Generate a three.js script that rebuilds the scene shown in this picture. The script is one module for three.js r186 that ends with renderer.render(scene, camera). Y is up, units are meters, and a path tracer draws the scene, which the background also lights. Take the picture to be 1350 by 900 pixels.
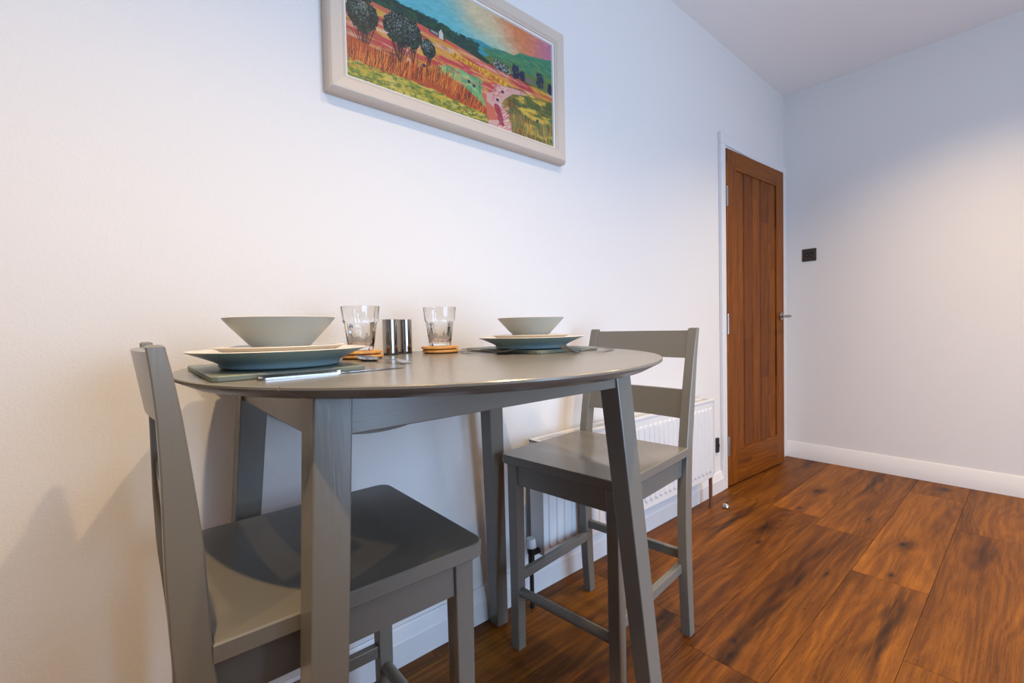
import * as THREE from 'three';
import { RoundedBoxGeometry } from 'three/addons/geometries/RoundedBoxGeometry.js';
import { mergeGeometries, toCreasedNormals } from 'three/addons/utils/BufferGeometryUtils.js';
import { RectAreaLightUniformsLib } from 'three/addons/lights/RectAreaLightUniformsLib.js';

// ------------------------------------------------------------ camera, sky, large lights, exposure
RectAreaLightUniformsLib.init();
const scene = new THREE.Scene();
const renderer = new THREE.WebGLRenderer({ antialias: true });
renderer.toneMapping = THREE.LinearToneMapping;
renderer.toneMappingExposure = 0.75;
renderer.shadowMap.enabled = true;

const D2R = Math.PI / 180;
const camera = new THREE.PerspectiveCamera(2 * Math.atan(450 / 598.96) / D2R, 1350 / 900, 0.05, 60);
{
  const yaw = 49.283 * D2R, pitch = -1.674 * D2R, roll = -1.225 * D2R;
  const f = new THREE.Vector3(Math.cos(pitch) * Math.cos(yaw), Math.sin(pitch), -Math.cos(pitch) * Math.sin(yaw));
  const r = new THREE.Vector3().crossVectors(f, new THREE.Vector3(0, 1, 0)).normalize();
  const u = new THREE.Vector3().crossVectors(r, f);
  camera.position.set(0, 0.97, 1.2115);
  camera.up.copy(u).multiplyScalar(Math.cos(roll)).addScaledVector(r, -Math.sin(roll));
  camera.lookAt(camera.position.clone().add(f));
}
const ROOM = { x0: -2.6, x1: 3.655, z1: 3.4, h: 2.582 };
const SKY = new THREE.Color().setRGB(0.45, 0.67, 1.0);
scene.background = SKY.clone();
scene.backgroundIntensity = 1;
// daylight through the garden door in the wall behind the camera
const DAY = new THREE.Color().setRGB(0.48, 0.69, 1.0);
const LIGHT = { patio: 12.3, row1: [7, 14.5, 11.6, 3.6, 13], row2: 7.5 };
for (const [x, y, w, h, k] of [[0.9, 1.06, 1.56, 2.0, LIGHT.patio]]) {
  const l = new THREE.RectAreaLight(DAY, k, w, h);
  l.position.set(x, y, ROOM.z1 - 0.03);
  l.name = 'daylight'; scene.add(l);
}
const WARM = new THREE.Color().setRGB(1.0, 0.7, 0.37);

// ------------------------------------------------------------ helpers
let seed = 20240;
const rnd = () => { seed = (seed * 1664525 + 1013904223) >>> 0; return seed / 4294967296; };
const rr = (a, b) => a + (b - a) * rnd();
const taken = {};
function numbered(n) { if (!(n in taken)) { taken[n] = 0; return n; } return n + '_' + String(++taken[n]).padStart(3, '0'); }
function part(name, geo, m, parent, label) {
  const o = new THREE.Mesh(Array.isArray(geo) ? merge(geo) : geo, m);
  o.name = name; o.castShadow = o.receiveShadow = true;
  if (label) o.userData.label = label;
  parent.add(o); return o;
}
function tag(o, label, category, group, kind) {
  o.userData.label = label; o.userData.category = category;
  if (group) o.userData.group = group;
  if (kind) o.userData.kind = kind;
  return o;
}
function thing(name, label, category, pos = [0, 0, 0], turn = 0, group, kind) {
  const g = new THREE.Group(); g.name = numbered(name); g.position.set(...pos); g.rotation.y = turn; scene.add(g);
  return tag(g, label, category, group, kind);
}
const clean = (g) => { g = g.index ? g.toNonIndexed() : g; for (const k of Object.keys(g.attributes)) if (!['position', 'normal', 'uv'].includes(k)) g.deleteAttribute(k); if (!g.attributes.uv) g.setAttribute('uv', new THREE.BufferAttribute(new Float32Array(g.attributes.position.count * 2), 2)); return g; };
const merge = (l) => l.length === 1 ? clean(l[0]) : mergeGeometries(l.map(clean), false);
// texture coordinates in metres, u running along the grain
function metreUV(g, grain = 'y', ou = 0, ov = 0) {
  g = clean(g); const p = g.attributes.position, uv = g.attributes.uv;
  const A = new THREE.Vector3(), B = new THREE.Vector3(), C = new THREE.Vector3(), n = new THREE.Vector3();
  for (let i = 0; i < p.count; i += 3) {
    A.fromBufferAttribute(p, i); B.fromBufferAttribute(p, i + 1); C.fromBufferAttribute(p, i + 2);
    n.copy(B).sub(A).cross(C.sub(A));
    const ax = Math.abs(n.x), ay = Math.abs(n.y), az = Math.abs(n.z);
    const d = ax >= ay && ax >= az ? 'x' : ay >= az ? 'y' : 'z';
    const rest = ['x', 'y', 'z'].filter((k) => k !== d);
    const u = rest.includes(grain) ? grain : rest[0], v = rest.find((k) => k !== u);
    for (let j = i; j < i + 3; j++) { A.fromBufferAttribute(p, j); uv.setXY(j, A[u] + ou, A[v] + ov); }
  }
  return g;
}
function rb(x0, x1, y0, y1, z0, z1, r = 0.002, grain = 'x', ou = 0, ov = 0) {
  const w = x1 - x0, h = y1 - y0, d = z1 - z0;
  const g = r > 0 ? new RoundedBoxGeometry(w, h, d, 2, Math.min(r, w / 2.01, h / 2.01, d / 2.01)) : new THREE.BoxGeometry(w, h, d);
  g.translate((x0 + x1) / 2, (y0 + y1) / 2, (z0 + z1) / 2);
  return metreUV(g, grain, ou, ov);
}
// closed loops of equal length, stitched bottom to top and capped
function loft(levels, crease = 0.6, cap = true) {
  const pos = [], n = levels[0].length, tri = (a, b, c) => pos.push(...a, ...b, ...c);
  for (let l = 0; l + 1 < levels.length; l++) for (let i = 0; i < n; i++) {
    const j = (i + 1) % n, a = levels[l][i], b = levels[l][j], c = levels[l + 1][j], d = levels[l + 1][i];
    tri(a, b, c); tri(a, c, d);
  }
  if (cap) for (const [L, s] of [[levels[0], -1], [levels[levels.length - 1], 1]]) {
    const m = [0, 1, 2].map((k) => L.reduce((t, p) => t + p[k], 0) / n);
    for (let i = 0; i < n; i++) { const j = (i + 1) % n; s > 0 ? tri(m, L[i], L[j]) : tri(m, L[j], L[i]); }
  }
  const g = new THREE.BufferGeometry();
  g.setAttribute('position', new THREE.BufferAttribute(new Float32Array(pos), 3));
  return toCreasedNormals(g, crease);
}
// make a loft face outwards whatever the order of its loops was
function outward(g, crease = 0.6) {
  g = g.index ? g.toNonIndexed() : g; const p = g.attributes.position; let v = 0;
  const a = new THREE.Vector3(), b = new THREE.Vector3(), c = new THREE.Vector3();
  for (let i = 0; i < p.count; i += 3) { a.fromBufferAttribute(p, i); b.fromBufferAttribute(p, i + 1); c.fromBufferAttribute(p, i + 2); v += a.dot(b.cross(c)); }
  if (v < 0) { const A = p.array; for (let i = 0; i < p.count; i += 3) for (let k = 0; k < 3; k++) { const t = A[(i + 1) * 3 + k]; A[(i + 1) * 3 + k] = A[(i + 2) * 3 + k]; A[(i + 2) * 3 + k] = t; } g = toCreasedNormals(g, crease); }
  return g;
}
const lathe = (pts, seg = 64) => new THREE.LatheGeometry(pts.map(([x, y]) => new THREE.Vector2(x, y)), seg);
const cyl = (r, h, seg = 32, r2 = r) => new THREE.CylinderGeometry(r2, r, h, seg);
// rounded bar of square section between two points, tapering; s0, s1 half widths
function bar(A, B, s0, s1, bevel = 0.003) {
  const ring = (P, sx, sz) => {
    const out = [];
    for (const [cx, cz, a0] of [[1, 1, 0], [-1, 1, 90], [-1, -1, 180], [1, -1, 270]]) for (const k of [0, 45, 90]) {
      const a = (a0 + k) * D2R;
      out.push([P[0] + cx * (sx - bevel) + bevel * Math.cos(a), P[1], P[2] + cz * (sz - bevel) + bevel * Math.sin(a)]);
    }
    return out;
  };
  return outward(loft([ring(A, s0[0], s0[1]), ring(B, s1[0], s1[1])], 0.3), 0.3);
}
// ------------------------------------------------------------ noise and textures
function hash(x, y, s) { let h = (x * 374761393 + y * 668265263 + s * 982451653) | 0; h = Math.imul(h ^ (h >>> 13), 1274126177); return ((h ^ (h >>> 16)) >>> 0) / 4294967296; }
function vn(x, y, s = 0) { const xi = Math.floor(x), yi = Math.floor(y), fx = x - xi, fy = y - yi, u = fx * fx * (3 - 2 * fx), v = fy * fy * (3 - 2 * fy); const a = hash(xi, yi, s), b = hash(xi + 1, yi, s), c = hash(xi, yi + 1, s), d = hash(xi + 1, yi + 1, s); return a + (b - a) * u + (c - a) * v + (a - b - c + d) * u * v; }
function fbm(x, y, s = 0, o = 4) { let t = 0, a = 0.5, n = 0; for (let i = 0; i < o; i++) { t += a * vn(x, y, s + i * 17); n += a; a *= 0.5; x *= 2.03; y *= 2.03; } return t / n; }
function dataTex(w, h, fn, srgb = true, rep = true) {
  const d = new Uint8Array(w * h * 4);
  for (let y = 0; y < h; y++) for (let x = 0; x < w; x++) { const c = fn(x, y), i = (y * w + x) * 4; d[i] = Math.max(0, Math.min(255, c[0])); d[i + 1] = Math.max(0, Math.min(255, c[1])); d[i + 2] = Math.max(0, Math.min(255, c[2])); d[i + 3] = 255; }
  const t = new THREE.DataTexture(d, w, h, THREE.RGBAFormat);
  t.magFilter = THREE.LinearFilter; t.minFilter = THREE.LinearMipmapLinearFilter; t.generateMipmaps = true;
  if (rep) t.wrapS = t.wrapT = THREE.RepeatWrapping;
  if (srgb) t.colorSpace = THREE.SRGBColorSpace;
  t.needsUpdate = true; return t;
}
const mix = (a, b, t) => a.map((v, i) => v + (b[i] - v) * t);
const sst = (a, b, x) => { const t = Math.max(0, Math.min(1, (x - a) / (b - a))); return t * t * (3 - 2 * t); };
const rep = (t, sx, sy) => { const c = t.clone(); c.repeat.set(sx, sy); c.needsUpdate = true; return c; };

// eight oak boards, one above the other; knots: [u along, v across, size, streak length]
const BOARDS = [
  { tone: -0.06, knots: [[0.04, 0.5, 1.1, 0.45], [0.1, 0.42, 0.9, 0.4], [0.62, 0.75, 0.5, 0.1]], streak: [0.08, 0.62, 0.45] },
  { tone: 0.16, knots: [[0.33, 0.42, 1.5, 0.16], [0.05, 0.5, 0.5, 0.05]], streak: [0.3, 0.42, 0.42] },
  { tone: 0.05, knots: [[0.75, 0.35, 1.4, 0.2], [0.6, 0.5, 0.5, 0.05]], streak: null },
  { tone: 0.0, knots: [[0.2, 0.3, 0.6, 0.12]], streak: [0.5, 1.0, 0.7] },
  { tone: 0.08, knots: [[0.86, 0.55, 1.6, 0.1]], streak: null },
  { tone: -0.03, knots: [[0.45, 0.6, 1.0, 0.3], [0.5, 0.7, 0.6, 0.1]], streak: [0.0, 0.4, 0.3] },
  { tone: 0.1, knots: [], streak: [0.7, 0.95, 0.5] },
  { tone: -0.02, knots: [[0.7, 0.25, 0.7, 0.2], [0.15, 0.7, 0.9, 0.25]], streak: null },
];
const BW = 2048, BH = 240, BL = 1.22, BWID = 0.225;
const floorTex = dataTex(BW, BH * 8, (px, py) => {
  const b = Math.floor(py / BH), B = BOARDS[b], v = (py % BH) / BH, u = px / BW, x = u * BL, y = v * BWID, s = 100 + b * 31;
  let warp = fbm(x * 1.6, y * 9, s, 3) - 0.5, dark = 0, core = 0;
  for (const [ku, kv, ks, kl] of B.knots) {
    const dx = x - ku * BL, dy = y - kv * BWID, q = Math.hypot(dx / 0.028, dy / 0.014) / ks;
    warp += 0.16 * Math.exp(-q * q * 0.35) * Math.sign(dy || 1) * ks;
    core = Math.max(core, Math.exp(-Math.pow(Math.hypot(dx / 0.012, dy / 0.0055) / ks, 2)) * (0.75 + 0.4 * fbm(x * 90, y * 160, s + 3, 2)));
    dark = Math.max(dark, 0.75 * Math.exp(-Math.pow(dx / (kl * 0.5), 2) - Math.pow((dy + 0.012 * (fbm(x * 9, 3, s + 8, 2) - 0.5)) / (0.017 * ks), 2)) * (0.4 + fbm(x * 14, y * 60, s + 5, 3)));
  }
  if (B.streak) { const [a, c, m] = B.streak, w = sst(a - 0.06, a + 0.1, u) * (1 - sst(c - 0.15, c + 0.05, u)); dark = Math.max(dark, 0.9 * w * Math.exp(-Math.pow((v - m - 0.14 * (fbm(x * 4, 1, s + 9, 2) - 0.5)) / 0.13, 2)) * sst(0.25, 0.85, fbm(x * 6, y * 70, s + 11, 4))); }
  const rings = 0.5 + 0.5 * Math.sin(6.283 * (y * 30 + warp * 6.5 + 0.3 * fbm(x * 5, y * 40, s + 2, 2)));
  const fine = fbm(x * 12, y * 520, s + 21, 3), broad = fbm(x * 1.3, y * 11, s + 41, 3), mid = fbm(x * 4, y * 60, s + 81, 3);
  let t = 0.5 + B.tone + 0.85 * (broad - 0.5) + 0.17 * (rings - 0.5) + 0.42 * (fine - 0.5) + 0.38 * (mid - 0.5);
  const pore = fbm(x * 40, y * 900, s + 61, 2); t -= 0.2 * sst(0.6, 0.8, pore);
  let c = mix([60, 29, 3], [146, 90, 24], Math.max(0, Math.min(1.15, t)));
  c = mix(c, [34, 16, 6], Math.min(0.8, dark)); c = mix(c, [16, 8, 4], Math.min(0.92, core));
  return c;
}, true, false);
const oakTex = dataTex(1024, 1024, (px, py) => {
  const x = px / 1024, y = py / 1024, s = 700;
  const w = fbm(x * 1.5, y * 7, s, 3), rings = 0.5 + 0.5 * Math.sin(6.283 * (y * 34 + w * 7)), fine = fbm(x * 9, y * 330, s + 3, 3), pore = fbm(x * 26, y * 800, s + 7, 2);
  const t = 0.5 + 0.22 * (rings - 0.5) + 0.6 * (fine - 0.5) + 0.5 * (fbm(x * 2, y * 22, s + 5, 3) - 0.5) - 0.2 * sst(0.6, 0.8, pore);
  return mix([86, 40, 3], [156, 90, 16], Math.max(0, Math.min(1, t)));
});
const grainBump = dataTex(512, 512, (px, py) => { const g = 255 * (0.6 * fbm(px / 90, py / 3.2, 900, 3) + 0.4 * fbm(px / 24, py / 2, 910, 2)); return [g, g, g]; }, false);
const stipple = dataTex(512, 512, (px, py) => { const g = 255 * (0.7 * fbm(px / 5, py / 5, 940, 3) + 0.3 * fbm(px / 60, py / 60, 950, 2)); return [g, g, g]; }, false);
const bambooTex = dataTex(256, 256, (px, py) => { const x = px / 256, y = py / 256, f = fbm(x * 5, y * 60, 960, 3), st = hash(Math.floor(y * 9), 0, 5); return mix([170, 104, 40], [226, 172, 98], Math.max(0, Math.min(1, 0.2 + 0.5 * f + 0.4 * st))); });

const std = (o) => new THREE.MeshStandardMaterial(o), phy = (o) => new THREE.MeshPhysicalMaterial(o);
const rgb = (r, g, b) => new THREE.Color().setRGB(r, g, b);
const M = {
  wall: std({ color: rgb(0.74, 0.725, 0.71), roughness: 0.92, bumpMap: rep(stipple, 3, 3), bumpScale: 0.0005 }),
  ceiling: std({ color: rgb(0.88, 0.87, 0.865), roughness: 0.95, bumpMap: rep(stipple, 3, 3), bumpScale: 0.0005 }),
  gloss: std({ color: rgb(0.74, 0.73, 0.73), roughness: 0.35 }),
  paint: std({ color: rgb(0.172, 0.161, 0.137), roughness: 0.25, bumpMap: rep(grainBump, 2.2, 2.2), bumpScale: 0.00015 }),
  oak: phy({ map: oakTex, roughness: 0.5, specularIntensity: 0.45, bumpMap: rep(grainBump, 2, 2), bumpScale: 0.0003 }),
  oakDark: phy({ map: oakTex, color: rgb(0.8, 0.76, 0.72), roughness: 0.5, specularIntensity: 0.45, bumpMap: rep(grainBump, 2, 2), bumpScale: 0.0003 }),
  board: phy({ map: floorTex, roughness: 0.5, specularIntensity: 0.45 }),
  screed: std({ color: rgb(0.2, 0.18, 0.16), roughness: 0.95 }),
  chrome: std({ color: rgb(0.62, 0.61, 0.6), roughness: 0.16, metalness: 1 }),
  brushed: std({ color: rgb(0.4, 0.38, 0.36), roughness: 0.3, metalness: 1 }),
  steel: std({ color: rgb(0.42, 0.41, 0.4), roughness: 0.2, metalness: 1 }),
  shaker: std({ color: rgb(0.36, 0.33, 0.3), roughness: 0.12, metalness: 1 }),
  bronze: std({ color: rgb(0.1, 0.088, 0.078), roughness: 0.4, metalness: 0.8 }),
  black: std({ color: rgb(0.012, 0.012, 0.012), roughness: 0.5 }),
  copper: std({ color: rgb(0.2, 0.07, 0.04), roughness: 0.5, metalness: 0.4 }),
  enamel: std({ color: rgb(0.7, 0.7, 0.705), roughness: 0.3 }),
  glazeOut: phy({ color: rgb(0.24, 0.35, 0.37), roughness: 0.35, clearcoat: 0.3, clearcoatRoughness: 0.2 }),
  glazeBowl: phy({ color: rgb(0.36, 0.39, 0.37), roughness: 0.4, clearcoat: 0.25, clearcoatRoughness: 0.25 }),
  cream: phy({ color: rgb(0.62, 0.58, 0.52), roughness: 0.35, clearcoat: 0.4, clearcoatRoughness: 0.15 }),
  mat: std({ color: rgb(0.14, 0.165, 0.135), roughness: 0.4 }),
  bamboo: std({ map: rep(bambooTex, 6, 6), roughness: 0.5 }),
  glass: phy({ color: rgb(1, 1, 1), roughness: 0.02, transmission: 1, thickness: 0.004, ior: 1.5 }),
  pane: phy({ color: rgb(1, 1, 1), roughness: 0.0, transmission: 1, thickness: 0, ior: 1.5 }),
  frameWood: std({ color: rgb(0.6, 0.51, 0.425), roughness: 0.5, bumpMap: rep(grainBump, 4, 4), bumpScale: 0.0002 }),
  slip: std({ color: rgb(0.82, 0.82, 0.8), roughness: 0.6 }),
  worktop: std({ color: rgb(0.2, 0.17, 0.14), roughness: 0.4 }),
  cupboard: std({ color: rgb(0.5, 0.5, 0.48), roughness: 0.5 }),
  lens: std({ color: rgb(0.9, 0.9, 0.9), emissive: WARM, emissiveIntensity: 4, roughness: 0.5 }),
};

// ------------------------------------------------------------ the room
{
  const f = thing('floor', 'brown oak plank floor with knots and dark streaks', 'floor', [0, 0, 0], 0, null, 'structure');
  part('subfloor', rb(ROOM.x0, ROOM.x1, -0.12, -0.006, 0, ROOM.z1, 0), M.screed, f);
  const rows = Math.ceil(ROOM.z1 / BWID) + 1, z00 = 0.065 - BWID;
  // where one end joint of each row lies; the rows in view follow the photograph
  const joint = { 0: 1.9, 1: 2.6, 2: 1.374, 3: 1.27, 4: 2.128, 5: 1.66, 6: 2.3 };
  const fixed = { '3:1.27': 0, '4:2.13': 1, '2:1.37': 2, '5:1.66': 6, '4:0.91': 3, '5:2.88': 4, '2:2.59': 1 };
  for (let r = 0; r <= rows; r++) {
    const z0 = Math.max(0.001, z00 + r * BWID + 0.0008), z1 = Math.min(ROOM.z1 - 0.001, z00 + (r + 1) * BWID - 0.0008);
    if (z1 - z0 < 0.01) continue;
    const j = joint[r] ?? rr(0, BL);
    let start = j; while (start > ROOM.x0) start -= BL;
    for (let x = start; x < ROOM.x1; x += BL) {
      const x0 = Math.max(ROOM.x0 + 0.001, x + 0.0008), x1 = Math.min(ROOM.x1 - 0.001, x + BL - 0.0008);
      if (x1 - x0 < 0.02) continue;
      const key = r + ':' + (Math.round(x * 100) / 100), fx = fixed[key] !== undefined;
      const b = fx ? fixed[key] : Math.floor(rnd() * 8), flipU = !fx && rnd() < 0.5, flipV = !fx && rnd() < 0.5;
      const g = new THREE.BoxGeometry(x1 - x0, 0.006, z1 - z0); g.translate((x0 + x1) / 2, -0.003, (z0 + z1) / 2);
      const p = g.attributes.position, uv = g.attributes.uv;
      for (let i = 0; i < p.count; i++) {
        let u = (p.getX(i) - x) / BL, v = (p.getZ(i) - (z00 + r * BWID)) / BWID;
        if (flipU) u = 1 - u; if (flipV) v = 1 - v;
        uv.setXY(i, Math.max(0.001, Math.min(0.999, u)), (b + 0.01 + 0.98 * Math.max(0, Math.min(1, v))) / 8);
      }
      part('plank', g, M.board, f);
    }
  }
}
{
  const c = part('ceiling', rb(ROOM.x0 - 0.2, ROOM.x1 + 0.2, ROOM.h, ROOM.h + 0.2, -0.2, ROOM.z1 + 0.2, 0), M.ceiling, scene);
  tag(c, 'plain white painted ceiling', 'ceiling', null, 'structure');
  const DOOR = { x0: 2.686, x1: 3.462, y: 1.995 };
  const wl = thing('wall_left', 'white painted wall behind the dining table', 'wall', [0, 0, 0], 0, null, 'structure');
  part('wall_panel', [rb(ROOM.x0 - 0.2, DOOR.x0, -0.1, ROOM.h, -0.2, 0, 0), rb(DOOR.x1, ROOM.x1 + 0.2, -0.1, ROOM.h, -0.2, 0, 0), rb(DOOR.x0, DOOR.x1, DOOR.y, ROOM.h, -0.2, 0, 0), rb(DOOR.x0, DOOR.x1, -0.1, DOOR.y, -0.2, -0.06, 0)], M.wall, wl);
  tag(part('wall_right', rb(ROOM.x1, ROOM.x1 + 0.2, -0.1, ROOM.h, 0, ROOM.z1 + 0.2, 0), M.wall, scene), 'white painted end wall with the dark switch plate', 'wall', null, 'structure');
  tag(part('wall_front', rb(ROOM.x0 - 0.2, ROOM.x0, -0.1, ROOM.h, 0, ROOM.z1 + 0.2, 0), M.wall, scene), 'white painted wall at the kitchen end', 'wall', null, 'structure');
  const wb = thing('wall_back', 'white painted wall with the garden door', 'wall', [0, 0, 0], 0, null, 'structure');
  const z = ROOM.z1, O = [[0.1, 1.7, 0.0, 2.1]];
  part('wall_panel', [rb(ROOM.x0, O[0][0], -0.1, ROOM.h, z, z + 0.2, 0), rb(O[0][1], ROOM.x1, -0.1, ROOM.h, z, z + 0.2, 0), rb(O[0][0], O[0][1], O[0][3], ROOM.h, z, z + 0.2, 0), rb(O[0][0], O[0][1], -0.1, 0, z, z + 0.2, 0)], M.wall, wb);
  for (const [k, name, label, cat] of [[0, 'door_2', 'white framed glazed garden door', 'door']]) {
    const [x0, x1, y0, y1] = O[k], g = thing(name, label, cat, [0, 0, 0], 0, null, 'structure'), t = 0.06, xm = (x0 + x1) / 2;
    part('frame', [rb(x0, x0 + t, y0, y1, z + 0.06, z + 0.13), rb(x1 - t, x1, y0, y1, z + 0.06, z + 0.13), rb(x0 + t, x1 - t, y1 - t, y1, z + 0.06, z + 0.13), rb(x0 + t, x1 - t, y0, y0 + t, z + 0.06, z + 0.13), rb(xm - t / 2, xm + t / 2, y0 + t, y1 - t, z + 0.06, z + 0.13)], M.gloss, g);
    for (const [a, b] of [[x0 + t, xm - t / 2], [xm + t / 2, x1 - t]]) part('pane', rb(a, b, y0 + t, y1 - t, z + 0.093, z + 0.097, 0), M.pane, g);
  }
  // skirting boards with a chamfered upper edge
  const prof = new THREE.Shape([[0, 0], [0.018, 0], [0.018, 0.07], [0.016, 0.0745], [0.008, 0.106], [0.005, 0.112], [0, 0.112]].map(([a, b]) => new THREE.Vector2(a, b)));
  const run = (len) => new THREE.ExtrudeGeometry(prof, { depth: len, bevelEnabled: false });
  const gl = run(2.632 - ROOM.x0); gl.rotateY(-Math.PI / 2); // profile x -> z, depth -> -x
  gl.translate(2.632, 0, 0);
  tag(part('baseboard_left', clean(gl), M.gloss, scene), 'white skirting board below the radiator wall', 'skirting board', null, 'structure');
  const gr = run(ROOM.z1 - 0.02); gr.scale(-1, 1, 1); gr.translate(ROOM.x1, 0, 0.02);
  tag(part('baseboard_right', outward(clean(gr)), M.gloss, scene), 'white skirting board along the end wall', 'skirting board', null, 'structure');
  const tr = thing('trim_1', 'white painted architrave round the oak door', 'door frame', [0, 0, 0], 0, null, 'structure');
  part('jamb_casing', rb(2.632, 2.684, 0, 2.003, 0, 0.02, 0.004, 'y'), M.gloss, tr);
  part('jamb_casing', rb(3.464, ROOM.x1, 0, 2.003, 0, 0.02, 0.004, 'y'), M.gloss, tr);
  part('head_casing', rb(2.632, ROOM.x1, 2.003, 2.068, 0, 0.02, 0.004, 'x'), M.gloss, tr);
  part('door_lining', [rb(2.668, 2.686, 0, 1.995, -0.06, 0.012, 0, 'y'), rb(3.462, 3.48, 0, 1.995, -0.06, 0.012, 0, 'y'), rb(2.668, 3.48, 1.992, 2.005, -0.06, 0.012, 0, 'x')], M.gloss, tr);

  // oak door, a little ajar
  const d = thing('door_1', 'oak ledged door with vertical grooved boards, slightly ajar', 'door', [2.69, 0.008, 0.02], -3.45 * D2R, null, 'structure');
  const W = 0.762, H = 1.979, T = 0.04, st = 0.108;
  part('stile', rb(0, st, 0, H, -T, 0, 0.002, 'y', 0.1, 0.1), M.oak, d);
  part('stile', rb(W - st, W, 0, H, -T, 0, 0.002, 'y', 0.4, 0.55), M.oak, d);
  part('top_rail', rb(st, W - st, H - 0.108, H, -T, -0.0005, 0.002, 'x', 0.2, 0.3), M.oak, d);
  part('bottom_rail', rb(st, W - st, 0, 0.2, -T, -0.0005, 0.002, 'x', 0.7, 0.8), M.oak, d);
  part('panel_backing', rb(st, W - st, 0.2, H - 0.108, -T + 0.004, -0.0275, 0, 'y'), M.oak, d);
  const bw = (W - 2 * st) / 5;
  for (let i = 0; i < 5; i++) {
    const x0 = st + i * bw + 0.006, x1 = st + (i + 1) * bw - 0.006, v = 0.005;
    const L = (y) => [[x0, y, -0.027], [x1, y, -0.027], [x1, y, -0.0155], [x1 - v, y, -0.0075], [x0 + v, y, -0.0075], [x0, y, -0.0155]];
    part('board', metreUV(outward(loft([L(0.2), L(H - 0.108)], 0.3), 0.3), 'y', 0.13 * i, 0.19 * i), [M.oak, M.oakDark, M.oak, M.oakDark, M.oak][i], d);
  }
  for (const y of [1.7, 0.96, 0.24]) {
    const h = part('hinge', [rb(-0.003, 0.003, y - 0.05, y + 0.05, -0.03, 0.0), cyl(0.006, 0.1, 16).translate(-0.002, y, 0.005)], M.brushed, d, 'steel butt hinge');
    part('pin', [cyl(0.0045, 0.008, 12).translate(-0.002, y + 0.054, 0.005), cyl(0.0045, 0.008, 12).translate(-0.002, y - 0.054, 0.005)], M.chrome, h);
  }
  const hx = W - 0.055, hy = 1.003, hd = part('handle', [cyl(0.026, 0.009, 40).rotateX(Math.PI / 2).translate(hx, hy, 0.0045), cyl(0.0095, 0.05, 24).rotateX(Math.PI / 2).translate(hx, hy, 0.03)], M.brushed, d, 'brushed lever handle on round rose');
  const lever = new THREE.TubeGeometry(new THREE.CatmullRomCurve3([[0, 0, 0.03], [0, 0, 0.055], [-0.006, 0, 0.064], [-0.02, 0, 0.067], [-0.12, 0, 0.067]].map((p) => new THREE.Vector3(p[0] + hx, p[1] + hy, p[2]))), 32, 0.0085, 16);
  part('lever', [lever, new THREE.SphereGeometry(0.0085, 16, 12).translate(hx - 0.12, hy, 0.067)], M.brushed, hd);
}
// ------------------------------------------------------------ recessed downlights
{
  const proto = thing('downlight', 'round white recessed ceiling downlight', 'downlight', [0, ROOM.h, 0], 0, 'recessed downlights');
  const bez = lathe([[0.03, 0.004], [0.031, -0.003], [0.04, -0.005], [0.044, -0.003], [0.044, 0], [0.03, 0.004]], 40);
  part('bezel', bez, M.gloss, proto);
  part('lens', cyl(0.0295, 0.003, 32).translate(0, -0.001, 0), M.lens, proto);
  const spots = [];
  for (const z of [1.12, 2.4]) for (const [i, x] of [-1.15, -0.15, 0.85, 1.95, 2.75].entries()) {
    if (z > 2 && x < 1.5) continue;
    const d = spots.length ? proto.clone() : proto;
    if (spots.length) { d.name = numbered('downlight'); scene.add(d); }
    d.position.set(x, ROOM.h, z);
    const s = new THREE.SpotLight(WARM, z < 2 ? LIGHT.row1[i] : LIGHT.row2, 0, 63 * D2R, 1, 2);
    s.position.set(0, -0.012, 0); s.target.position.set(0, -1, 0); s.castShadow = true; s.shadow.radius = 1.2; s.name = 'downlight_beam';
    spots.push([d, s]);
  }
  for (const [d, s] of spots) d.add(s, s.target);
}
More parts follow.
